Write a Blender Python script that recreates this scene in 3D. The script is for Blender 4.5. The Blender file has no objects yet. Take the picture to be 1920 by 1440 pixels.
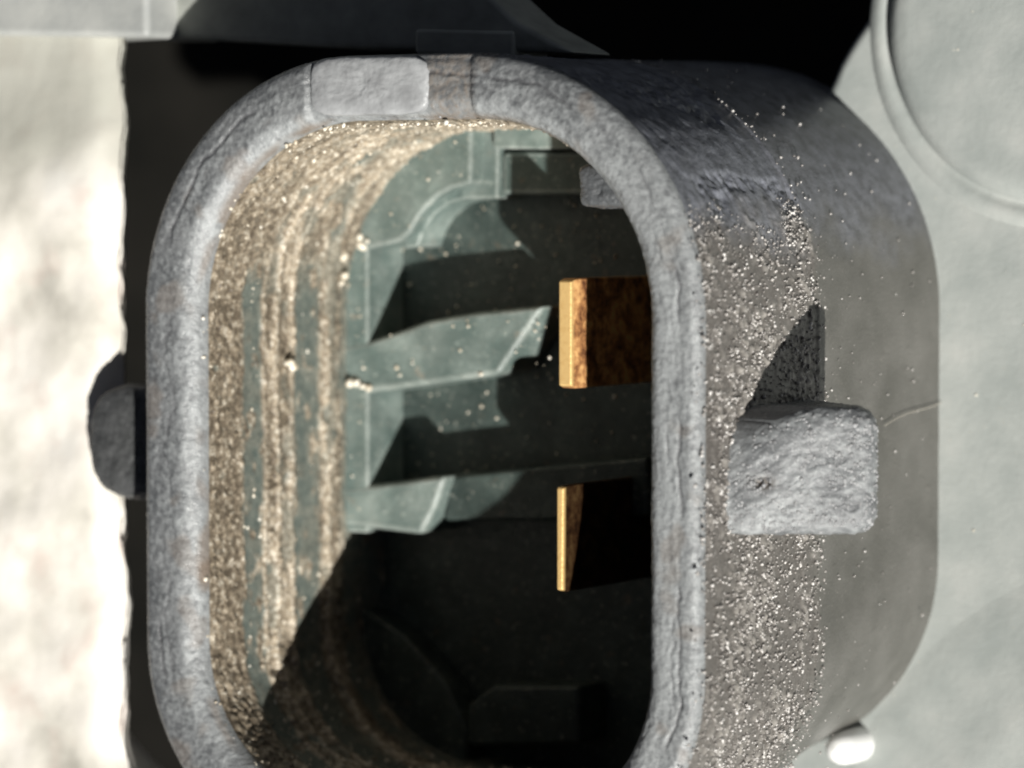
import bpy, math
import numpy as np
from mathutils import Matrix, Vector

# ------------------------------------------------------------------ camera, sky, sun, exposure
# 1 unit = 2 mm; the socket's rim lies in the plane z = 0 and the socket opens upwards
sc = bpy.context.scene
sc.unit_settings.scale_length = 0.002
cam_d = bpy.data.cameras.new('camera'); cam = bpy.data.objects.new('camera', cam_d)
sc.collection.objects.link(cam); sc.camera = cam
right = Vector((0.85242779, 0.0, -0.52284497))
up = Vector((-0.0238691, 0.99895739, -0.03891533))
back = Vector((0.52229985, 0.04565235, 0.85153904))
m = Matrix((right, up, back)).transposed().to_4x4()
m.translation = Vector((36.56098917, 3.19566468, 59.60773271))
cam.matrix_world = m
cam_d.sensor_width = 36.0; cam_d.lens = 131.25
cam_d.clip_start = 0.5; cam_d.clip_end = 2000
cam_d.dof.use_dof = True; cam_d.dof.focus_distance = 71.3; cam_d.dof.aperture_fstop = 0.105

SUN = Vector((1.0, -0.9, 1.0)).normalized()          # towards the sun
world = bpy.data.worlds.new('World'); sc.world = world; world.use_nodes = True
wn = world.node_tree.nodes; wl = world.node_tree.links
bg = wn['Background']; sky = wn.new('ShaderNodeTexSky'); sky.sky_type = 'NISHITA'
sky.sun_disc = False; sky.air_density = 0.2; sky.dust_density = 0.2; sky.ozone_density = 0.5; sky.sun_elevation = math.asin(SUN.z); sky.sun_rotation = math.atan2(SUN.x, SUN.y)
hs = wn.new('ShaderNodeHueSaturation'); hs.inputs['Saturation'].default_value = .45; hs.inputs['Value'].default_value = .75     # phone white balance
wl.new(sky.outputs[0], hs.inputs['Color']); wl.new(hs.outputs[0], bg.inputs[0]); bg.inputs[1].default_value = 0.05
sun_d = bpy.data.lights.new('sun', 'SUN'); sun = bpy.data.objects.new('sun', sun_d)
sc.collection.objects.link(sun); sun.rotation_euler = SUN.to_track_quat('Z', 'Y').to_euler()
sun.location = SUN * 60
sun_d.energy = 5.0; sun_d.angle = math.radians(0.6); sun_d.color = (1.0, 0.975, 0.925)
sc.cycles.filter_width = 2.0                       # the phone's soft macro picture
vs = sc.view_settings
vs.view_transform = 'Standard'; vs.look = 'None'; vs.exposure = 0.45; vs.gamma = 1.0; vs.use_curve_mapping = False

# ------------------------------------------------------------------ noise
rng = np.random.default_rng(7)
PERM = rng.permutation(4096).astype(np.int64)
G3 = rng.normal(size=(4096, 3)); G3 /= np.linalg.norm(G3, axis=1)[:, None]
R4 = rng.random((4096, 4))
def hsh(i, seed):
    i = i & 4095
    h = PERM[(i[:, 0] + seed * 131) & 4095]
    h = PERM[(h + i[:, 1]) & 4095]
    return PERM[(h + i[:, 2]) & 4095]
def perlin(p, seed=0):
    i0 = np.floor(p).astype(np.int64); f = p - i0
    u = f * f * f * (f * (f * 6 - 15) + 10)
    out = np.zeros(len(p))
    for dx in (0, 1):
        for dy in (0, 1):
            for dz in (0, 1):
                g = G3[hsh(i0 + np.array((dx, dy, dz)), seed)]
                w = (u[:, 0] if dx else 1 - u[:, 0]) * (u[:, 1] if dy else 1 - u[:, 1]) * (u[:, 2] if dz else 1 - u[:, 2])
                out += w * ((f - np.array((dx, dy, dz))) * g).sum(1)
    return out * 1.5
def fbm(p, scale, octv=4, seed=0, gain=0.5):
    o = np.zeros(len(p)); a = 1.0; s = scale
    for k in range(octv):
        o += a * perlin(p * s + k * 17.3, seed + k); a *= gain; s *= 2.03
    return o
def worley(p, scale, seed=0):
    q = p * scale; i0 = np.floor(q).astype(np.int64); f = q - i0
    f1 = np.full(len(p), 9.0); f2 = np.full(len(p), 9.0); cid = np.zeros(len(p))
    for dx in (-1, 0, 1):
        for dy in (-1, 0, 1):
            for dz in (-1, 0, 1):
                d = np.array((dx, dy, dz)); r = R4[hsh(i0 + d, seed)]
                e = ((d + r[:, :3] - f) ** 2).sum(1)
                new = e < f1
                f2 = np.where(new, f1, np.minimum(f2, e)); cid = np.where(new, r[:, 3], cid); f1 = np.where(new, e, f1)
    return np.sqrt(f1), np.sqrt(f2), cid
def ss(a, b, x):
    t = np.clip((x - a) / (b - a), 0, 1); return t * t * (3 - 2 * t)

# ------------------------------------------------------------------ materials
def nodes_of(name):
    mt = bpy.data.materials.new(name); mt.use_nodes = True
    nt = mt.node_tree; return mt, nt, nt.nodes['Principled BSDF']
def N(nt, kind, **kw):
    n = nt.nodes.new(kind)
    for k, v in kw.items(): setattr(n, k, v)
    return n
def noise(nt, scale, detail=4, rough=0.55, dist=0.0):
    tc = N(nt, 'ShaderNodeTexCoord'); t = N(nt, 'ShaderNodeTexNoise')
    nt.links.new(tc.outputs['Object'], t.inputs['Vector'])
    t.inputs['Scale'].default_value = scale; t.inputs['Detail'].default_value = detail
    t.inputs['Roughness'].default_value = rough; t.inputs['Distortion'].default_value = dist
    return t.outputs['Fac']
def ramp(nt, fac, stops):
    r = N(nt, 'ShaderNodeValToRGB'); nt.links.new(fac, r.inputs[0])
    e = r.color_ramp.elements
    while len(e) < len(stops): e.new(0.5)
    for k, (pos, c) in enumerate(stops):
        e[k].position = pos; e[k].color = (*c, 1) if len(c) == 3 else c
    return r.outputs[0]
def mix(nt, fac, a, b, mode='MIX'):
    x = N(nt, 'ShaderNodeMix', data_type='RGBA', blend_type=mode)
    for sock, v in ((x.inputs[0], fac), (x.inputs[6], a), (x.inputs[7], b)):
        if isinstance(v, (int, float)): sock.default_value = v
        elif isinstance(v, tuple): sock.default_value = (*v, 1)
        else: nt.links.new(v, sock)
    return x.outputs[2]
def attr(nt, name):
    a = N(nt, 'ShaderNodeAttribute', attribute_name=name); s = N(nt, 'ShaderNodeSeparateColor')
    nt.links.new(a.outputs['Color'], s.inputs[0]); return s.outputs
def bump(nt, bsdf, height, strength, dist):
    b = N(nt, 'ShaderNodeBump'); b.inputs['Strength'].default_value = strength; b.inputs['Distance'].default_value = dist
    nt.links.new(height, b.inputs['Height']); nt.links.new(b.outputs[0], bsdf.inputs['Normal'])
def grey(v): return (v, v, v)

def mat_rim():
    mt, nt, b = nodes_of('weathered_grey_plastic')
    a = attr(nt, 'mask')                                        # r dust on bumps, paler inner half and right side, g crack, b brown dirt
    base = mix(nt, a[0], (.085, .090, .094), (.335, .35, .352))
    base = mix(nt, ramp(nt, noise(nt, 1.3, 5), [(.4, grey(0)), (.7, grey(.45))]), base, (.20, .205, .208))
    base = mix(nt, ramp(nt, noise(nt, 14, 3), [(.55, grey(0)), (.75, grey(.45))]), base, (.13, .13, .135))
    base = mix(nt, a[1], base, (.07, .07, .075))
    base = mix(nt, a[2], base, (.19, .155, .125))
    nt.links.new(base, b.inputs['Base Color'])
    nt.links.new(ramp(nt, noise(nt, 7, 4), [(.35, grey(.20)), (.65, grey(.42))]), b.inputs['Roughness'])
    bump(nt, b, noise(nt, 15, 5, .65), .55, .045)
    return mt
def mat_sleeve():
    mt, nt, b = nodes_of('gritty_grey_brown_plastic')
    a = attr(nt, 'mask')                                        # r grit height, g smooth rear zone, b bare bluish zone
    gritc = mix(nt, a[0], (.105, .096, .086), (.32, .30, .272))
    gritc = mix(nt, ramp(nt, noise(nt, 9, 4), [(.5, grey(0)), (.72, grey(.6))]), gritc, (.17, .16, .15))
    smooth = mix(nt, ramp(nt, noise(nt, .9, 5), [(.35, grey(0)), (.7, grey(1))]), (.082, .08, .07), (.128, .124, .112))
    smooth = mix(nt, ramp(nt, noise(nt, 22, 3), [(.66, grey(0)), (.74, grey(.8))]), smooth, (.30, .28, .25))
    c = mix(nt, a[1], gritc, smooth)
    bare = mix(nt, ramp(nt, noise(nt, 3.5, 7, .65), [(.36, grey(0)), (.66, grey(1))]), (.075, .08, .095), (.23, .24, .275))
    c = mix(nt, a[2], c, bare)
    nt.links.new(c, b.inputs['Base Color'])
    b.inputs['Roughness'].default_value = .38
    bump(nt, b, noise(nt, 13, 5, .6), .35, .05)
    return mt
def mat_inner():
    mt, nt, b = nodes_of('dirt_crusted_green_plastic')
    a = attr(nt, 'mask')                                        # r crust, g grain height, b pale tan lime
    teal = mix(nt, ramp(nt, noise(nt, 5, 5), [(.3, grey(0)), (.75, grey(1))]), (.085, .108, .098), (.185, .20, .172))
    n1 = noise(nt, 7, 6, .65)
    crust = ramp(nt, n1, [(.34, (.065, .053, .04)), (.46, (.16, .13, .092)), (.56, (.36, .30, .22)), (.66, (.76, .70, .58))])
    crust = mix(nt, a[1], mix(nt, .55, crust, (.085, .068, .05)), crust)
    crust = mix(nt, a[2], crust, ramp(nt, noise(nt, 10, 5), [(.3, (.20, .16, .115)), (.50, (.44, .37, .275)), (.66, (.82, .76, .64))]))
    c = mix(nt, a[0], teal, crust)
    nt.links.new(c, b.inputs['Base Color'])
    b.inputs['Roughness'].default_value = .30
    bump(nt, b, noise(nt, 15, 5, .65), .5, .05)
    return mt
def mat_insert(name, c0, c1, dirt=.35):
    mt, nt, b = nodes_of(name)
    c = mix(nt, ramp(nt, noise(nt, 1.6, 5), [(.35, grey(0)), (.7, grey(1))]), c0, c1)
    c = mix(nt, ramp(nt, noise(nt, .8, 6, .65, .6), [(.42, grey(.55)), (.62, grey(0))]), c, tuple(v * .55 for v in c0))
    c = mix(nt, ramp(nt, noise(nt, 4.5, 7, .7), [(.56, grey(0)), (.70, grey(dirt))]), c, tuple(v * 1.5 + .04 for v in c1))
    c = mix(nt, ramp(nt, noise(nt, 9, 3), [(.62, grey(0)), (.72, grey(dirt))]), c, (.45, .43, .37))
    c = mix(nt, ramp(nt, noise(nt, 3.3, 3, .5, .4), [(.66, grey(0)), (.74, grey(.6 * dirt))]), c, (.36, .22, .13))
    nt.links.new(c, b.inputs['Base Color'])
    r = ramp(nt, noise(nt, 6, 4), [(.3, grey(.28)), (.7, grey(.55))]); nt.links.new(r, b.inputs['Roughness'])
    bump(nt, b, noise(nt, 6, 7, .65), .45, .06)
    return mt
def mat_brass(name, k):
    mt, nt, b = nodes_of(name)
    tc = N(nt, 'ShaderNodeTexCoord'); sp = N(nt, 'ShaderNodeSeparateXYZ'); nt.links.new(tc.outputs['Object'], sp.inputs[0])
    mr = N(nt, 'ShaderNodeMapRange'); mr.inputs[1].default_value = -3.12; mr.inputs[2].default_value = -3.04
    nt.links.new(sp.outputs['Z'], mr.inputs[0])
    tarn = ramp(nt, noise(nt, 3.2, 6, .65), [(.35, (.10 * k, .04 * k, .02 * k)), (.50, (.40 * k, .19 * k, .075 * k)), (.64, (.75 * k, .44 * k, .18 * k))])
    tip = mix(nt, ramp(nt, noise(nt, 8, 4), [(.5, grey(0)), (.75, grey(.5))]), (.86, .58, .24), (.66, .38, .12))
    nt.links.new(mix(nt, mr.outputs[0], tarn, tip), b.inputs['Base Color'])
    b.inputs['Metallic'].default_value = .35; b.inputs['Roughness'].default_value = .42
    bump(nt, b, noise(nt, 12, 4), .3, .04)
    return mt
def mat_plain(name, stops, scale, rough=.5, bstr=.3, bscale=10, bdist=.05, detail=5):
    mt, nt, b = nodes_of(name)
    nt.links.new(ramp(nt, noise(nt, scale, detail), stops), b.inputs['Base Color'])
    b.inputs['Roughness'].default_value = rough
    if bstr: bump(nt, b, noise(nt, bscale, 5, .6), bstr, bdist)
    return mt
M = dict(
    rim=mat_rim(), sleeve=mat_sleeve(), inner=mat_inner(),
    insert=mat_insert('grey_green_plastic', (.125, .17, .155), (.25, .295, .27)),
    insert_dark_shade=mat_insert('dark_shaded_green_plastic', (.034, .05, .045), (.075, .097, .087), .4),  # darker floor plastic, with the pockets' shade also put into the colour
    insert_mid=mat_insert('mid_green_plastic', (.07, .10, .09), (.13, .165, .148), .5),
    edge=mat_insert('worn_green_edge', (.19, .23, .21), (.33, .365, .335), .3),
    brass=mat_brass('tarnished_gold_plating', 1.7), brass_shaded=mat_brass('shaded_gold_plating', .12),  # the second one's dark sides are shade put into the colour
    pad=mat_plain('smooth_grey_plastic', [(.35, (.26, .265, .27)), (.7, (.38, .39, .395))], 2.0, .4, .3, 9),
    peg=mat_plain('dark_grey_plastic', [(.3, (.045, .047, .047)), (.7, (.085, .087, .088))], 3.0, .5, .5, 8),
    plate=mat_plain('dusty_grey_housing', [(.3, (.285, .308, .294)), (.55, (.35, .37, .352)), (.75, (.41, .422, .40))], .8, .5, .25, 6),
    bar=mat_plain('grey_bar_plastic', [(.3, (.30, .31, .30)), (.7, (.44, .445, .42))], .8, .55, .25, 6),
    bar_shaded=mat_plain('shaded_bar_plastic', [(.3, (.20, .21, .19)), (.7, (.32, .33, .30))], 1.6, .6, .25, 6),  # darker copy of the bar's tone: its shade is put into the colour
    grain=mat_plain('pale_grit', [(.30, (.10, .092, .085)), (.5, (.32, .30, .28)), (.68, (.72, .70, .67))], 6.0, .16, 0),
    grain_pale=mat_plain('grey_grit', [(.33, (.17, .172, .175)), (.5, (.26, .262, .265)), (.68, (.44, .445, .45))], 3.5, .35, 0),
    crumb=mat_plain('cream_crumbs', [(.35, (.50, .42, .31)), (.5, (.70, .64, .52)), (.7, (.85, .82, .74))], 4.0, .3, 0),
    white=mat_plain('white_glint', [(.3, (.82, .82, .80)), (.7, (.88, .88, .86))], 1.0, .25, 0),  # white colour stands in for the bright glint on a metal head
    dark=mat_plain('shade_dark_backing', [(.3, (.006, .006, .005)), (.7, (.013, .012, .010))], .3, .8, 0),  # near-black colour stands in for the shade in the deep gaps
    fibre=mat_plain('pale_fibre', [(.3, (.36, .33, .28)), (.7, (.50, .47, .40))], 2.0, .5, 0),
)
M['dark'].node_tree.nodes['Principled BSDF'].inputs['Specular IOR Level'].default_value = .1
def mat_block():
    mt, nt, b = nodes_of('weathered_cream_casting')
    c = ramp(nt, noise(nt, .42, 4, .5), [(.30, (.42, .40, .35)), (.42, (.66, .63, .56)), (.55, (.82, .78, .71)), (.75, (.86, .84, .79))])
    c = mix(nt, ramp(nt, noise(nt, .9, 3, .5), [(.52, grey(0)), (.72, grey(.55))]), c, (.62, .50, .44))
    a = attr(nt, 'mask'); c = mix(nt, a[0], c, (.33, .33, .285))
    nt.links.new(c, b.inputs['Base Color']); b.inputs['Roughness'].default_value = .75
    bump(nt, b, noise(nt, 1.1, 3, .5), .2, .15)
    return mt
M['block'] = mat_block()

# ------------------------------------------------------------------ object helpers
def link(o, parent=None):
    sc.collection.objects.link(o)
    if parent:
        o.parent = parent; o.matrix_parent_inverse = Matrix.Translation(-Vector(parent['base'])) if 'base' in parent else Matrix()
    return o
def mesh_obj(name, V, F, mat, parent=None, mask=None, smooth=True):
    V = np.asarray(V, dtype=np.float32)
    me = bpy.data.meshes.new(name)
    if isinstance(F, np.ndarray):
        k = F.shape[1]; nf = len(F)
        me.vertices.add(len(V)); me.vertices.foreach_set('co', V.ravel())
        me.loops.add(nf * k); me.loops.foreach_set('vertex_index', F.ravel().astype(np.int32))
        me.polygons.add(nf); me.polygons.foreach_set('loop_start', (np.arange(nf) * k).astype(np.int32))
        me.update(calc_edges=True)
    else:
        me.from_pydata(V.tolist(), [], F); me.update()
    if smooth: me.polygons.foreach_set('use_smooth', np.ones(len(me.polygons), dtype=bool))
    if mask is not None:
        at = me.attributes.new('mask', 'FLOAT_COLOR', 'POINT')
        at.data.foreach_set('color', np.concatenate([mask, np.ones((len(V), 1))], 1).astype(np.float32).ravel())
    me.materials.append(mat)
    return link(bpy.data.objects.new(name, me), parent)
def grid_faces(nr, nc, closed=True, flip=False):
    r = np.arange(nr - 1)[:, None]; c = np.arange(nc if closed else nc - 1)[None, :]; d = (c + 1) % nc
    f = np.stack([r * nc + c, r * nc + d, (r + 1) * nc + d, (r + 1) * nc + c], -1).reshape(-1, 4)
    return f[:, ::-1].copy() if flip else f
def thing(name, label, cat, base):
    o = bpy.data.objects.new(name, None); sc.collection.objects.link(o); o.empty_display_size = .5
    o.location = base; o['label'] = label; o['category'] = cat; o['base'] = base
    return o
def subpart(o, parent):                                        # a part of a part: keeps its world coordinates
    o.parent = parent; return o
def bevelled(o, w, seg=3):
    b = o.modifiers.new('bevel', 'BEVEL'); b.width = w; b.segments = seg; b.limit_method = 'ANGLE'; b.angle_limit = math.radians(35)
    o.modifiers.new('normals', 'WEIGHTED_NORMAL')
    return o
def prism(name, pts, z0, z1, mat, parent, bev=.07, edge=None):
    """polygon (counter-clockwise) pulled from z0 up to z1"""
    n = len(pts); V = [(x, y, z0) for x, y in pts] + [(x, y, z1) for x, y in pts]
    F = [tuple(range(n))[::-1], tuple(range(n, 2 * n))] + [(i, (i + 1) % n, n + (i + 1) % n, n + i) for i in range(n)]
    o = mesh_obj(name, V, F, mat, parent, smooth=False)
    if bev: bevelled(o, bev)
    if edge: o.data.materials.append(edge); o.modifiers['bevel'].material = 1
    return o
def superblock(name, c, h, mat, parent, e=5.0, amp=.03, nsc=3.0, nu=120, nv=80):
    u = np.linspace(0, 2 * math.pi, nu, endpoint=False)[None, :]; v = np.linspace(-math.pi / 2, math.pi / 2, nv)[:, None]
    p = np.stack([np.cos(v) * np.cos(u), np.cos(v) * np.sin(u), np.sin(v) + 0 * u], -1).reshape(-1, 3)
    k = (np.abs(p) ** e).sum(1) ** (-1 / e); q = p * k[:, None]
    P = np.array(c) + q * np.array(h)
    P = P + p * (amp * fbm(P, nsc, 4, 31) + .6 * amp * fbm(P, nsc * 4, 2, 35))[:, None]
    return mesh_obj(name, P, grid_faces(nv, nu), mat, parent)

# ------------------------------------------------------------------ the setting
backing = mesh_obj('shade_backdrop', [(-70, -60, -24), (70, -60, -24), (70, 60, -24), (-70, 60, -24)], [(0, 1, 2, 3)], M['dark'], smooth=False)
backing['kind'] = 'structure'; backing['label'] = 'near-black sheet standing in for the shaded gap behind the socket'

# ------------------------------------------------------------------ the socket: outline of the shroud
XL, XR, YT, YB = -8.69, 3.99, 6.23, -9.5
RT, RB = 5.0, 4.2
def outline(ds):
    """points and outward normals round the shroud, counter-clockwise from the middle of the right side"""
    pts, nrm = [], []
    def line(a, b, n):
        L = math.hypot(b[0] - a[0], b[1] - a[1]); k = max(2, int(L / ds))
        for t in np.arange(k) / k: pts.append((a[0] + (b[0] - a[0]) * t, a[1] + (b[1] - a[1]) * t)); nrm.append(n)
    def arc(c, r, a0):
        k = max(4, int(r * math.pi / 2 / ds))
        for t in np.arange(k) / k:
            a = a0 + t * math.pi / 2; pts.append((c[0] + r * math.cos(a), c[1] + r * math.sin(a))); nrm.append((math.cos(a), math.sin(a)))
    line((XR, YB + RB), (XR, YT - RT), (1, 0)); arc((XR - RT, YT - RT), RT, 0)
    line((XR - RT, YT), (XL + RT, YT), (0, 1)); arc((XL + RT, YT - RT), RT, math.pi / 2)
    line((XL, YT - RT), (XL, YB + RB), (-1, 0)); arc((XL + RB, YB + RB), RB, math.pi)
    line((XL + RB, YB), (XR - RB, YB), (0, -1)); arc((XR - RB, YB + RB), RB, 1.5 * math.pi)
    return np.array(pts), np.array(nrm)
DS = .038
OP, ON = outline(DS); NC = len(OP)
FLOOR = -6.7
def sweep(prof):
    """prof rows: inset, z, normal (outwards share, upwards share) -> points, normals"""
    pr = np.asarray(prof)
    nx = ON[None, :, 0]
    dl = pr[:, 0][:, None] * (1 - .065 * nx)                   # the wall is a little thicker on the left
    P = np.stack([OP[None, :, 0] - dl * ON[None, :, 0], OP[None, :, 1] - dl * ON[None, :, 1], pr[:, 1][:, None] + 0 * dl], -1)
    Nn = np.stack([pr[:, 2][:, None] * ON[None, :, 0], pr[:, 2][:, None] * ON[None, :, 1], pr[:, 3][:, None] + 0 * dl], -1)
    return P.reshape(-1, 3), Nn.reshape(-1, 3)
TH = 1.25; EO, EI = .26, .46                                    # wall thickness, edge radii
prof_rim = []
for a in np.linspace(0, math.pi / 2, 13): prof_rim.append((EO - EO * math.cos(a), -EO + EO * math.sin(a), math.cos(a), math.sin(a)))
for d in np.linspace(EO, TH - EI, 18)[1:-1]: prof_rim.append((d, 0, 0, 1))
for a in np.linspace(0, math.pi / 2, 20): prof_rim.append((TH - EI + EI * math.sin(a), -EI + EI * math.cos(a), -math.sin(a), math.cos(a)))
def rim_disp(P, d):
    """height and masks of the rim's worn surface; d is the inset from the outer edge"""
    wr = fbm(P * np.array((1, 1.0, 1)), 2.2, 4, 3, .6)
    rid = 1 - np.abs(fbm(P, 4.5, 3, 11)) * 2.2
    fine = fbm(P, 9, 3, 15, .6)
    wob = .10 * perlin(P * 1.1, 21) + .05 * perlin(P * 4, 22)
    crack = np.exp(-((d - .43 - wob) / .035) ** 2) * ss(-.1, .3, perlin(P * .55 + 5.2, 23) + .08)
    crack2 = np.exp(-((d - .62 - wob * 2) / .028) ** 2) * ss(.1, .4, perlin(P * .6 + 9.2, 24))
    cr = np.clip(.75 * crack + .5 * crack2, 0, 1)
    arc = np.tile(np.arange(NC) * DS, len(P) // NC)
    q = np.stack([arc * .9, d * 6.5 + .5 * perlin(P * 1.3, 29), 0 * d], -1)
    par = perlin(q, 30) + .5 * perlin(q * np.array((3.0, 2.1, 1)) + 7.7, 31)      # ridges running along the rim
    h = .006 * wr + .013 * fine + .012 * par - .05 * cr
    return h, wr, rid, fine, cr
def smooth_noise_join(P): return .03 * fbm(P, 3.0, 3, 3, .6)
# --- part meshes of the shroud
socket = thing('connector_socket', 'weathered grey oval electrical socket with dirt crusted inside and two gold blades', 'connector', (-2.35, -1.6, -10.4))

# outer sleeve
zs = np.concatenate([np.linspace(-10.6, -5.2, 70)[:-1], np.linspace(-5.2, -EO, 125)])
prof = [(-.10 * float(ss(-4.75, -10, z)) - .035 * float(ss(-4.68, -4.76, z)), z, 1, 0) for z in zs]
P, Nn = sweep(prof)
z = P[:, 2]; ny = Nn[:, 1]; nx = Nn[:, 0]
wav = .35 * perlin(P * 1.2, 40) + .22 * perlin(P * 4, 43) + .12 * perlin(P * 9, 39)
rear = ss(-4.35, -5.0, z + wav)
upper = ss(2.2, 3.7, P[:, 1] + .8 * perlin(P * .9, 41) + .25 * perlin(P * 3.1, 42))        # bare bluish top side
f1, f2, cid = worley(P, 5.2, 50)
g1, g2, cid2 = worley(P, 8.5, 51)
dens = ss(-.35, .15, fbm(P, .8, 3, 44)) * ss(-.1, -.7, z) * .8 + .2
peb = np.clip(1 - f1 / .62, 0, 1) ** .8 * (cid > .35) * (0.4 + .6 * cid)
peb2 = np.clip(1 - g1 / .6, 0, 1) * (cid2 > .45)
gz = (1 - rear) * (1 - .92 * upper)
peel = ss(.05, .25, perlin(P * np.array((.8, .8, .45)) + 3.3, 47) + .15 * fbm(P, 3, 2, 48)) * upper * ss(-5.6, -4.6, z)
h = gz * dens * (.075 * peb + .055 * peb2) + .012 * fbm(P, 2.5, 3, 45) * (1 - rear) + rear * .008 * fbm(P, 1.2, 3, 46)
h += peel * (.05 * fbm(P, 5, 3, 49) - .03) + rear * (cid2 > .965) * .03 * np.clip(1 - g1 / .4, 0, 1)
h *= ss(-EO, -EO - .25, z) ; h += (1 - ss(-EO, -EO - .25, z)) * 0
mask = np.stack([np.clip(dens * (peb * 1.1 + .5 * peb2), 0, 1), rear, upper * (1 - .3 * rear)], 1)
P2 = P + Nn * h[:, None]
P2[:, 1] += 1.45 * ss(2.5, 10, -z) * ss(-2.0, -6.0, P[:, 1])      # the underside rises towards the housing
sleeve = mesh_obj('outer_sleeve', P2, grid_faces(len(prof), NC), M['sleeve'], socket, mask)

# rim
P, Nn = sweep(prof_rim)
pr = np.asarray(prof_rim); d = np.repeat(pr[:, 0], NC)
h, wr, rid, fine, cr = rim_disp(P, d)
edge = ss(0, .12, d)                                             # meets the sleeve without a gap
notch = ss(-4.72, -4.62, P[:, 0]) * (1 - ss(-1.0, -.85, P[:, 0])) * (P[:, 1] > 4) 
dirtstrip = ss(-2.0, -1.85, P[:, 0]) * (1 - ss(-1.05, -.75, P[:, 0])) * (P[:, 1] > 4)
inner_meet = 1 - ss(TH - .03, TH, d)
P2 = P + Nn * (h * edge * inner_meet)[:, None]
P2[:, 2] -= notch * .08 * edge * inner_meet
rough_in = .35 * ss(.35, .55, d + .1 * wr) + .65 * ss(.75, 1.1, d + .15 * wr)
dust_pale = np.clip(.16 + .16 * wr + .35 * fine + .60 * rough_in + .22 * (rid - .5) + .50 * ss(.5, 3.2, P[:, 0]), 0, 1)
tanlip = ss(TH - .14, TH - .02, d) * ss(-.1, .3, perlin(P * 1.2, 27) + .3 * (P[:, 1] > 3)) * .7
mask = np.stack([dust_pale, np.clip(cr * .9, 0, 1), np.clip(dirtstrip * .55 * (.6 + fine) + tanlip + .35 * ss(.25, .6, fbm(P, 1.0, 3, 28)), 0, 1)], 1)
rim = mesh_obj('rim', P2, grid_faces(len(prof_rim), NC), M['rim'], socket, mask)

# inner wall, banded by depth
zi = np.linspace(-EI, FLOOR - .1, 150)
prof = [(TH, z, -1, 0) for z in zi]
P, Nn = sweep(prof)
t = -P[:, 2]; y = P[:, 1]
wv = .09 * perlin(P * np.array((2, .6, 2)), 60) + .05 * perlin(P * 4, 61)
tt = t + wv
clean = (ss(1.55, 1.72, tt) * (1 - ss(2.2, 2.32, tt)) + ss(3.38, 3.5, tt) * (1 - ss(4.2, 4.42, tt)) + .8 * ss(4.95, 5.3, tt))
clean *= ss(2.9, 1.3, y + .5 * perlin(P * .8, 62)) * .85 + .15 * ss(0.0, .3, perlin(P * 1.1, 66))
patch = ss(.12, .45, fbm(P * np.array((1, .5, 1)), 1.6, 3, 63)) * ss(2.2, 2.6, tt) * .75
clean = clean * ss(-.55, -.05, fbm(P * np.array((1, .6, 1)), 2.6, 4, 67, .6) + .15)
crust = np.clip(1 - clean - patch * .6, 0, 1)
crust *= ss(-.75, -.15, fbm(P, 2.2, 3, 64) + (crust - .5))
f1, f2, cid = worley(P * np.array((1, .8, 1)), 4.6, 70)
g1, g2, cid2 = worley(P, 9.0, 71)
peb = np.clip(1 - f1 / .6, 0, 1) ** .8 * (cid > .3) * (.4 + .6 * cid); peb2 = np.clip(1 - g1 / .6, 0, 1) * (cid2 > .4)
fr = np.sin(tt * 21 + 3 * perlin(P * np.array((1, .5, 1)), 78)) * .5 + .5
lines = .12 * fr ** 3 + np.exp(-((tt - 2.75 - .1 * perlin(P * 1.0, 72)) / .10) ** 2) + .9 * np.exp(-((tt - 3.28) / .07) ** 2) + 1.0 * np.exp(-((tt - 4.62) / .14) ** 2) \
    + .6 * np.exp(-((tt - 2.36) / .05) ** 2) + ss(3.0, 4.2, y) * .55 * (np.sin(tt * 9 + 2 * perlin(P * .7, 73)) * .5 + .5)
h = crust * (.065 * peb + .055 * peb2 + .03 * fbm(P, 2.0, 3, 74) + .07 * np.clip(lines, 0, 1)) + .006 * fbm(P, 4, 3, 75)
h *= ss(EI, EI + .15, t)
lime = np.clip(lines * .8 + .55 * ss(.1, .5, fbm(P * np.array((1, .45, 1)), 1.3, 3, 76)) * ss(1.5, 2.4, tt) + .25 * ss(.3, .6, fbm(P, 1.5, 3, 77)), 0, 1)
mask = np.stack([crust, np.clip(.25 + peb * .9 + .4 * peb2, 0, 1), lime], 1)
P2 = P + Nn * h[:, None]
inner = mesh_obj('inner_wall', P2, grid_faces(len(prof), NC), M['inner'], socket, mask)

# smooth pad let into the rim at the top
pad = superblock('rim_pad', (-3.25, 5.64, -.2), (1.36, .57, .235), M['pad'], rim, e=5, amp=.018, nsc=2.5)

# key on the inner corner
key = superblock('inner_key', (1.62, 3.72, -1.5), (.72, .42, .75), M['rim'], inner, e=6, amp=.03, nsc=3)

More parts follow.
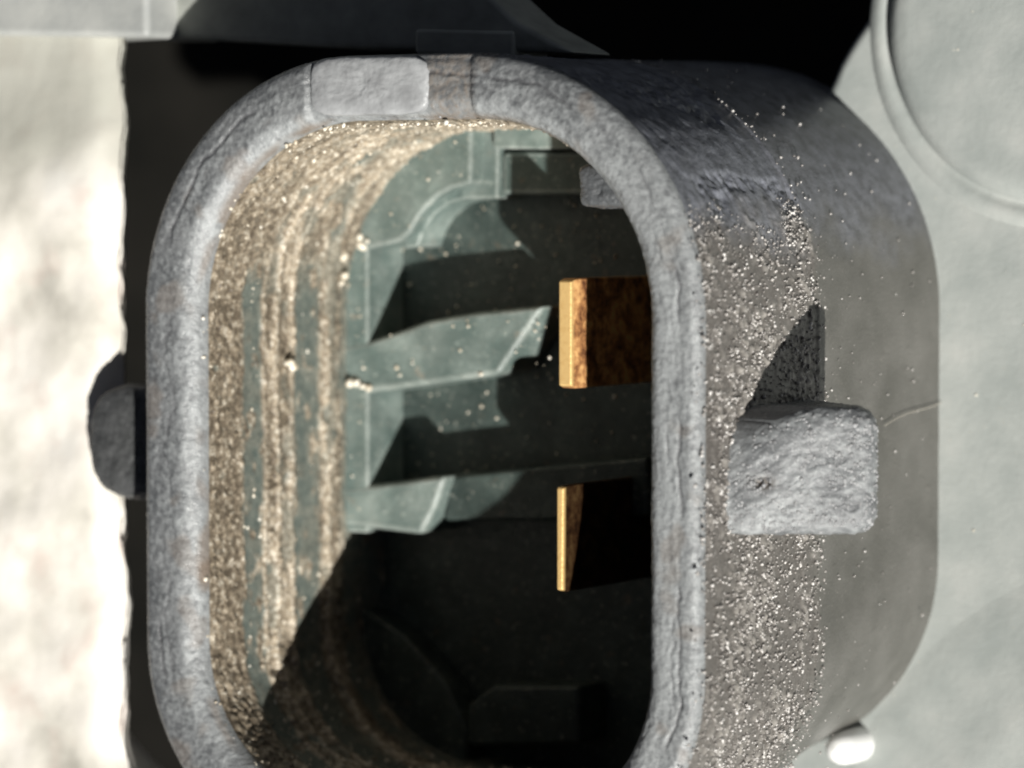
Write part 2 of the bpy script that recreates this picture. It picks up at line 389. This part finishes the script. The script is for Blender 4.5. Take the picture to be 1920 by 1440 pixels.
# ------------------------------------------------------------------ insert with ribs and pockets
def inset_poly(dd, z0, n=1):
    o = OP[::16] - (TH + dd) * ON[::16]; return [tuple(v) for v in o]
ins = prism('insert_floor', inset_poly(-.4, 0), FLOOR - .6, FLOOR, M['insert_dark_shade'], socket, 0)
Z1 = -5.35
prism('ledge', [(-7.75, -3.5), (-6.83, -3.5), (-6.82, -2.3), (-6.82, 2.60), (-7.75, 2.60)], FLOOR - .05, Z1, M['insert'], ins, .07, M['edge'])
prism('raised_step', [(-7.75, 2.45), (-6.79, 2.45), (-6.0, 2.62), (-5.76, 2.80), (-5.58, 3.08), (-5.36, 3.32), (-5.08, 3.54), (-4.75, 3.70), (-4.26, 3.80),
                      (-4.24, 5.35), (-7.75, 5.35)], FLOOR - .05, Z1 + .012, M['insert'], ins, .09, M['edge'])
prism('curved_shelf', [(-6.2, 2.46), (-5.86, 2.50), (-5.72, 2.85), (-5.50, 3.14), (-5.10, 3.40), (-4.65, 3.50), (-3.9, 3.50), (-3.86, 5.3), (-6.2, 5.3)],
      FLOOR - .05, -5.78, M['insert'], ins, .06, M['edge'])
prism('key_block', [(-3.86, 3.58), (-1.6, 3.58), (-1.6, 4.46), (-3.86, 4.46)], FLOOR - .05, -5.9, M['insert_mid'], ins, .1, M['edge'])
prism('top_lip', [(-3.9, 4.52), (-.4, 4.46), (-.4, 5.35), (-3.9, 5.35)], FLOOR - .05, -5.6, M['insert'], ins, .06, M['edge'])
rib1 = prism('rib', [(-7.6, -.42), (-6.82, -.56), (-4.6, -.25), (-3.6, -.10), (-2.5, 1.33), (-4.2, 1.16), (-5.35, .97), (-6.3, .66), (-6.82, .52), (-7.6, .40)],
             FLOOR - .05, Z1 + .02, M['insert'], ins, .12, M['edge'])  # slanted right end follows a shadow edge, put into the shape
rib2 = prism('rib', [(-7.6, -3.38), (-6.82, -3.39), (-5.49, -3.47), (-5.15, -2.9), (-4.88, -2.21), (-6.42, -2.45), (-6.9, -2.5), (-7.6, -2.58)],
             FLOOR - .05, Z1 + .02, M['insert'], ins, .12, M['edge'])  # ends short at the shadow edge, so shade is put into the shape
prism('added_shade_rib', [(-5.2, -3.2), (-2.77, -3.1), (-.3, -2.9), (-.3, -1.7), (-2.77, -1.98), (-5.0, -2.26)], FLOOR - .05, -5.72, M['insert_dark_shade'], ins, .1)  # added low piece, put in to cast shade on the pocket floor
prism('lower_block', [(-4.53, -7.85), (-1.83, -7.6), (-1.83, -6.42), (-3.9, -6.55), (-4.53, -7.0)], FLOOR - .05, -5.6, M['insert_dark_shade'], ins, .1)
prism('lower_step', [(-7.7, -8.8), (-4.9, -8.8), (-4.7, -7.6), (-5.3, -6.6), (-6.3, -5.7), (-7.7, -5.0)], FLOOR - .05, -5.95, M['insert_dark_shade'], ins, .1)
# contact blades
def blade(x0, x1, y0, y1, taper, mat, thin=0):
    V = []
    for zz, k in ((FLOOR - .3, 0), (-3.18, 0), (-3.0, taper)):
        V += [(x0 + k * .3, y0 + k, zz), (x1 - k * .3 - thin, y0 + k, zz), (x1 - k * .3, y1 - k, zz), (x0 + k * .3, y1 - k, zz)]
    F = [(3, 2, 1, 0), (8, 9, 10, 11)]
    for r in (0, 4): F += [(r + i, r + (i + 1) % 4, r + 4 + (i + 1) % 4, r + 4 + i) for i in range(4)]
    return bevelled(mesh_obj('contact_blade', V, F, mat, socket, smooth=False), .035)
blade(-.79, -.47, -.22, 1.93, .06, M['brass'])
dark_blade = blade(-.83, -.65, -4.22, -2.12, .05, M['brass_shaded'], .02)

dark_blade['label'] = 'thin gold edged blade with sides coloured dark as if shaded'
# ------------------------------------------------------------------ latch ramp on the right side
pts = np.array([(-1.0, -.15), (-1.12, .12), (-1.20, .45), (-1.52, 1.10), (-2.05, 1.78), (-2.25, 2.10), (-2.42, 2.30), (-2.72, 2.30), (-3.0, 1.98), (-3.5, 1.38), (-4.3, .5), (-4.75, -.15)])
def chaikin(p, n=3):
    for _ in range(n):
        q = np.empty((2 * len(p), 2)); q[0] = p[0]; q[-1] = p[-1]
        q[1:-1:2] = .75 * p[:-1] + .25 * p[1:]; q[2:-1:2] = .25 * p[:-1] + .75 * p[1:]; p = q
    return p
pf = chaikin(pts, 3); L = np.concatenate([[0], np.cumsum(np.hypot(*np.diff(pf, axis=0).T))])
tq = np.linspace(0, L[-1], 110); pz = np.interp(tq, L, pf[:, 0]); pp = np.interp(tq, L, pf[:, 1])
def ramp_mesh():
    nv = 90; yb, rr = -2.72, .42
    V = np.zeros((len(tq), nv, 3))
    for i in range(len(tq)):
        yt = -.38 - 1.15 * (1 - min(1, max(0, pp[i]) / 1.9)) ** 1.8 * (pz[i] > -2.5)
        s = np.linspace(-1, 1, nv); yy = (yt + yb) / 2 + (yt - yb) / 2 * np.sign(s) * (1 - (1 - np.abs(s)) ** 1.6)
        ed = np.minimum(np.abs(yy - yt), np.abs(yy - yb)); k = np.clip(ed / rr, 0, 1); fall = rr * (1 - np.sqrt(1 - (1 - k) ** 2))
        p = np.maximum(pp[i] - fall * (pp[i] > 0), -.15)
        p = np.where((np.abs(s) > .9999), -.15, p)
        V[i, :, 0] = XR + p; V[i, :, 1] = yy; V[i, :, 2] = pz[i]
    return V
V = ramp_mesh(); nr, ncol = V.shape[:2]
du = np.gradient(V, axis=0); dv = np.gradient(V, axis=1); nn = np.cross(dv, du); nn /= np.linalg.norm(nn, axis=2)[..., None] + 1e-9
if nn[nr // 2, ncol // 2, 0] < 0: nn = -nn
P = V.reshape(-1, 3); nn = nn.reshape(-1, 3)
f1, f2, cid = worley(P, 6.5, 80); g1, g2, c2 = worley(P, 11, 81)
peb = np.clip(1 - f1 / .6, 0, 1) ** .8 * (cid > .25); peb2 = np.clip(1 - g1 / .6, 0, 1)
chip = np.exp(-(((P[:, 1] + 1.78) / .10) ** 2 + ((P[:, 2] + 1.3) / .07) ** 2))
h = .02 * peb + .02 * peb2 + .02 * fbm(P, 3, 4, 82) - .10 * chip
mask = np.stack([np.clip(.08 + .5 * peb + .5 * peb2 + .35 * fbm(P, 1.2, 3, 83) + .30 * ss(-1.9, -1.1, P[:, 2]), 0, 1), 0 * f1, chip * .9], 1)
lug = mesh_obj('latch_ramp', P + nn * h[:, None], grid_faces(nr, ncol, closed=False), M['rim'], sleeve, mask)

# peg on the left side
peg = superblock('side_peg', (-9.75, -1.50, -1.74), (1.5, 1.20, .34), M['peg'], sleeve, e=2.9, amp=.03, nsc=2.6, nu=200, nv=120)

# ------------------------------------------------------------------ housing plate behind with bosses
def lathe(name, c, prof, mat, parent, n=128):
    a = np.linspace(0, 2 * math.pi, n, endpoint=False); pr = np.array(prof)
    V = np.stack([c[0] + pr[:, 0][:, None] * np.cos(a), c[1] + pr[:, 0][:, None] * np.sin(a), pr[:, 1][:, None] + 0 * a], -1).reshape(-1, 3)
    return mesh_obj(name, V, grid_faces(len(prof), n), mat, parent)
plate = prism('housing_plate', [(-7, -13), (14, -13), (14, 13), (7.2, 13), (2.74, 7.62), (2.05, 6.72), (1.78, 6.3), (1.62, 5.95), (1.45, 5.6), (.8, 5.0), (-7, 4.6)], -11.4, -10.0, M['plate'], socket, .25)
boss_prof = [(4.12, -10.04), (4.05, -9.97), (3.92, -9.91), (3.82, -9.88), (3.72, -9.91), (3.64, -9.95), (3.58, -9.93), (3.52, -9.80), (3.42, -9.66), (3.25, -9.58), (3.0, -9.55), (1.5, -9.53), (.001, -9.53)]
lathe('round_boss', (6.6, 6.95), boss_prof, M['plate'], plate)
lathe('low_boss', (9.7, -11.8), [(8.5, -10.01), (8.2, -9.99), (8.0, -9.97), (7.7, -9.955), (6.2, -9.95), (6.0, -9.93), (5.8, -9.95), (.001, -9.95)], M['plate'], plate, 256)
lathe('rivet_head', (2.33, -7.82), [(.36, -10.05), (.37, -9.6), (.34, -9.2), (.27, -9.0), (.15, -8.9), (.001, -8.87)], M['white'], plate, 48)
# ------------------------------------------------------------------ grit: small grains, joined
ICO_V, ICO_F = None, None
def ico():
    t = (1 + 5 ** .5) / 2
    v = np.array([(-1, t, 0), (1, t, 0), (-1, -t, 0), (1, -t, 0), (0, -1, t), (0, 1, t), (0, -1, -t), (0, 1, -t), (t, 0, -1), (t, 0, 1), (-t, 0, -1), (-t, 0, 1)], float)
    f = np.array([(0, 11, 5), (0, 5, 1), (0, 1, 7), (0, 7, 10), (0, 10, 11), (1, 5, 9), (5, 11, 4), (11, 10, 2), (10, 7, 6), (7, 1, 8), (3, 9, 4), (3, 4, 2), (3, 2, 6), (3, 6, 8), (3, 8, 9), (4, 9, 5), (2, 4, 11), (6, 2, 10), (8, 6, 7), (9, 8, 1)])
    return v / np.linalg.norm(v[0]), f
ICO_V, ICO_F = ico()
def grains(name, C, size, mat, parent, seed):
    r = np.random.default_rng(seed); n = len(C)
    s = size[:, None, None] * r.uniform(.6, 1.35, (n, 1, 3))
    V = ICO_V[None] * s * r.uniform(.75, 1.2, (n, 12, 1))
    a = r.uniform(0, 6.28, n); ca, sa = np.cos(a)[:, None], np.sin(a)[:, None]
    V = np.stack([V[..., 0] * ca - V[..., 1] * sa, V[..., 0] * sa + V[..., 1] * ca, V[..., 2]], -1) + C[:, None]
    F = (ICO_F[None] + 12 * np.arange(n)[:, None, None]).reshape(-1, 3)
    o = mesh_obj(name, V.reshape(-1, 3), F, mat, parent, smooth=False); o['kind'] = 'stuff'
    return o
# on the sleeve's gritty zone
r = np.random.default_rng(5)
n = 62000
idx = r.integers(0, NC, n); zz = -.15 - 4.9 * r.random(n) ** .9 + .25 * np.abs(r.normal(size=n)) - .1
B = OP[idx]; C = np.column_stack([B + ON[idx] * .025, zz])
ok = (ON[idx, 0] > -.2) & (B[:, 1] < 3.0 + .9 * perlin(C * 1.1, 41) - 1.2 * r.random(n) ** 2 + .3)
ok &= r.random(n) < np.clip(.75 + 1.2 * fbm(C, .8, 2, 44), .35, 1)
C = C[ok]; sz = .008 + .034 * r.random(len(C)) ** 2.8
grains('grit', C, sz, M['grain'], sleeve, 6)
n = 1100
idx = r.integers(0, NC, n); zz = -4.7 - 5 * r.random(n) ** 3.2
B = OP[idx]; C = np.column_stack([B + ON[idx] * (.06 + .1 * ss(-4.75, -10, zz))[:, None], zz]); C = C[ON[idx, 0] > .1]
grains('fine_grit', C, .012 + .02 * r.random(len(C)) ** 2, M['grain'], sleeve, 8)
n = 110
C = np.column_stack([r.uniform(2.5, 7.5, n), r.uniform(-9, 8, n), np.full(n, -9.99)])
C[np.hypot(C[:, 0] - 6.6, C[:, 1] - 6.95) < 3.3, 2] = -9.54; C[np.hypot(C[:, 0] - 9.7, C[:, 1] + 11.8) < 8, 2] = -9.95
grains('plate_grit', C, .008 + .03 * r.random(n) ** 4, M['crumb'], plate, 14)
# crumbs inside
n = 3200
idx = r.integers(0, NC, n); tz = r.random(n) * 5.1 + .3
B = OP[idx] - (TH + .06) * ON[idx]; C = np.column_stack([B, -tz]); ok = (ON[idx, 0] < .1)
C = C[ok]; sz = .012 + .045 * r.random(len(C)) ** 3
extra = np.array([(-7.20, 2.30, -5.0), (-7.25, 1.75, -5.0), (-7.2, 1.9, -5.05), (-6.95, 2.52, -5.3), (-6.8, 2.62, -5.3), (-7.0, 2.7, -5.3), (-7.22, .15, -3.05), (-7.2, .05, -3.15), (-7.2, -.35, -5.25), (-7.05, -.36, -5.28), (-6.9, -.42, -5.28), (-6.75, -.45, -5.28), (-7.25, 2.9, -4.9), (-7.1, 3.9, -4.2)])
C = np.vstack([C, extra]); sz = np.concatenate([sz, .07 + .07 * r.random(len(extra))])
nf = 260
Cf = np.column_stack([r.uniform(-7.3, -1.5, nf), r.uniform(-3.2, 4.7, nf), np.full(nf, Z1)])
hgt = np.where((Cf[:, 1] > 2.6) & (Cf[:, 0] < -4.4) & (Cf[:, 1] - 2.6 > (Cf[:, 0] + 6.0) * .75), Z1 + .02, FLOOR + .01)
hgt = np.where(Cf[:, 0] < -6.9, Z1 + .01, hgt)
rb = (Cf[:, 1] < 1.0 + .12 * (Cf[:, 0] + 5.3) - .1) & (Cf[:, 1] > -.4 + .135 * (Cf[:, 0] + 6.2)); hgt = np.where(rb, Z1 + .03, hgt)
Cf[:, 2] = hgt
C = np.vstack([C, Cf]); sz = np.concatenate([sz, .012 + .035 * r.random(nf) ** 2.5])
grains('crumbs', C, sz, M['crumb'], inner, 9)
# burrs along the edges of the rim and the ramp
n = 420
idx = r.integers(0, NC, n); side = r.random(n) < .5
dd = np.where(side, .03, TH - .06) ; B = OP[idx] - (dd * (1 - .065 * ON[idx, 0]))[:, None] * ON[idx]
C = np.column_stack([B, np.where(side, -.16, -.30) - .1 * r.random(n)])
k = r.integers(6, 78, 3000); ry = r.uniform(-2.68, -.42, 3000)
ytk = -.38 - 1.15 * (1 - np.clip(pp[k] / 1.9, 0, 1)) ** 1.8
edk = np.clip(np.minimum(ytk - ry, ry + 2.72) / .42, 0, 1); fallk = .42 * (1 - np.sqrt(1 - (1 - edk) ** 2)); ky = (ry < ytk - .03) & (pp[k] - fallk > .05)
Cl = np.column_stack([XR + pp[k] - fallk - .012, ry, pz[k] - .008])[ky]
grains('ramp_grit', Cl, .014 + .034 * r.random(len(Cl)) ** 2, M['grain_pale'], lug, 12)
grains('burrs', C, .012 + .022 * r.random(len(C)) ** 2, M['grain_pale'], rim, 10)

# ------------------------------------------------------------------ pale casting on the left
nu, nv = 120, 200
uu = np.linspace(0, 1, nu)[None, :]; yy = np.linspace(-16, 14, nv)[:, None] + 0 * uu
q = np.stack([yy * .0, yy, yy * .0], -1).reshape(-1, 3)
ex = -10.9 + (.10 * perlin(q * .7, 90) + .05 * perlin(q * 1.9, 91)).reshape(nv, nu) + 3.2 * ss(-7.9, -11.5, yy)
sx = uu ** .8
xx = np.where(uu < .8, -26 + (ex + 26) * (uu / .8) ** .75, ex + .0 * uu)
fall = np.where(uu < .8, 0, (uu - .8) / .2)
base = -1.95 - 6 * fall - 3.2 * ss(7.15, 7.35, yy) - .35 * np.exp(-((ex - xx) / .35) ** 2) * (uu < .8)
P = np.stack([xx - 5.0 * np.clip(fall - .06, 0, 1), yy, base], -1).reshape(-1, 3)
P[:, 2] += .12 * fbm(P, .45, 2, 92) + .03 * fbm(P, 1.3, 2, 93) - .12
P[:, 0] += .06 * fbm(P, 1.5, 3, 94) * (uu > .75).repeat(nv, 0).ravel()
mask = np.stack([.85 * ss(3.0, 5.2, P[:, 1] + .8 * perlin(P * .6, 95)), 0 * P[:, 0], 0 * P[:, 0]], 1)
blk = mesh_obj('stone_block', P, grid_faces(nv, nu, closed=False), M['block'], None, mask)
blk['label'] = 'pale cream rough block on the left of the socket'; blk['category'] = 'block'

# ------------------------------------------------------------------ grey bar along the top
bar = thing('grey_bar', 'grey plastic bar crossing behind the top of the socket', 'bar', (-8.0, 9.0, -4.0))
prism('long_section', [(-10.3, 6.86), (-5.9, 6.53), (-.3, 6.30), (-1.6, 6.95), (-3.0, 8.1), (-8.2, 13), (-10.3, 13)], -4.4, -2.75, M['bar_shaded'], bar, .12)
prism('end_section', [(-22, 7.2), (-9.8, 6.79), (-9.8, 13), (-22, 13)], -4.4, -1.72, M['bar'], bar, .15)
prism('lip', [(-3.9, 6.35), (-1.6, 6.2), (-1.6, 6.75), (-3.9, 6.85)], -4.0, -2.66, M['bar_shaded'], bar, .08)

# ------------------------------------------------------------------ a loose fibre on the ramp's corner
fa, fe = np.array((4.14, -1.02, -7.4)), np.array((4.17, -.62, -9.98))
tk = np.linspace(0, 1, 24); mid = fa + (fe - fa) * tk[:, None] + np.stack([.03 * np.sin(tk * 3.1), .05 * np.sin(tk * 5), 0 * tk], -1)
ang = np.linspace(0, 2 * math.pi, 6, endpoint=False)
V = mid[:, None] + .009 * np.stack([np.cos(ang), np.sin(ang), 0 * ang], -1)[None]
fb = mesh_obj('fibre', V.reshape(-1, 3), grid_faces(24, 6), M['fibre'])
fb['label'] = 'thin pale fibre stuck to the smooth side wall behind the ramp'; fb['category'] = 'fibre'
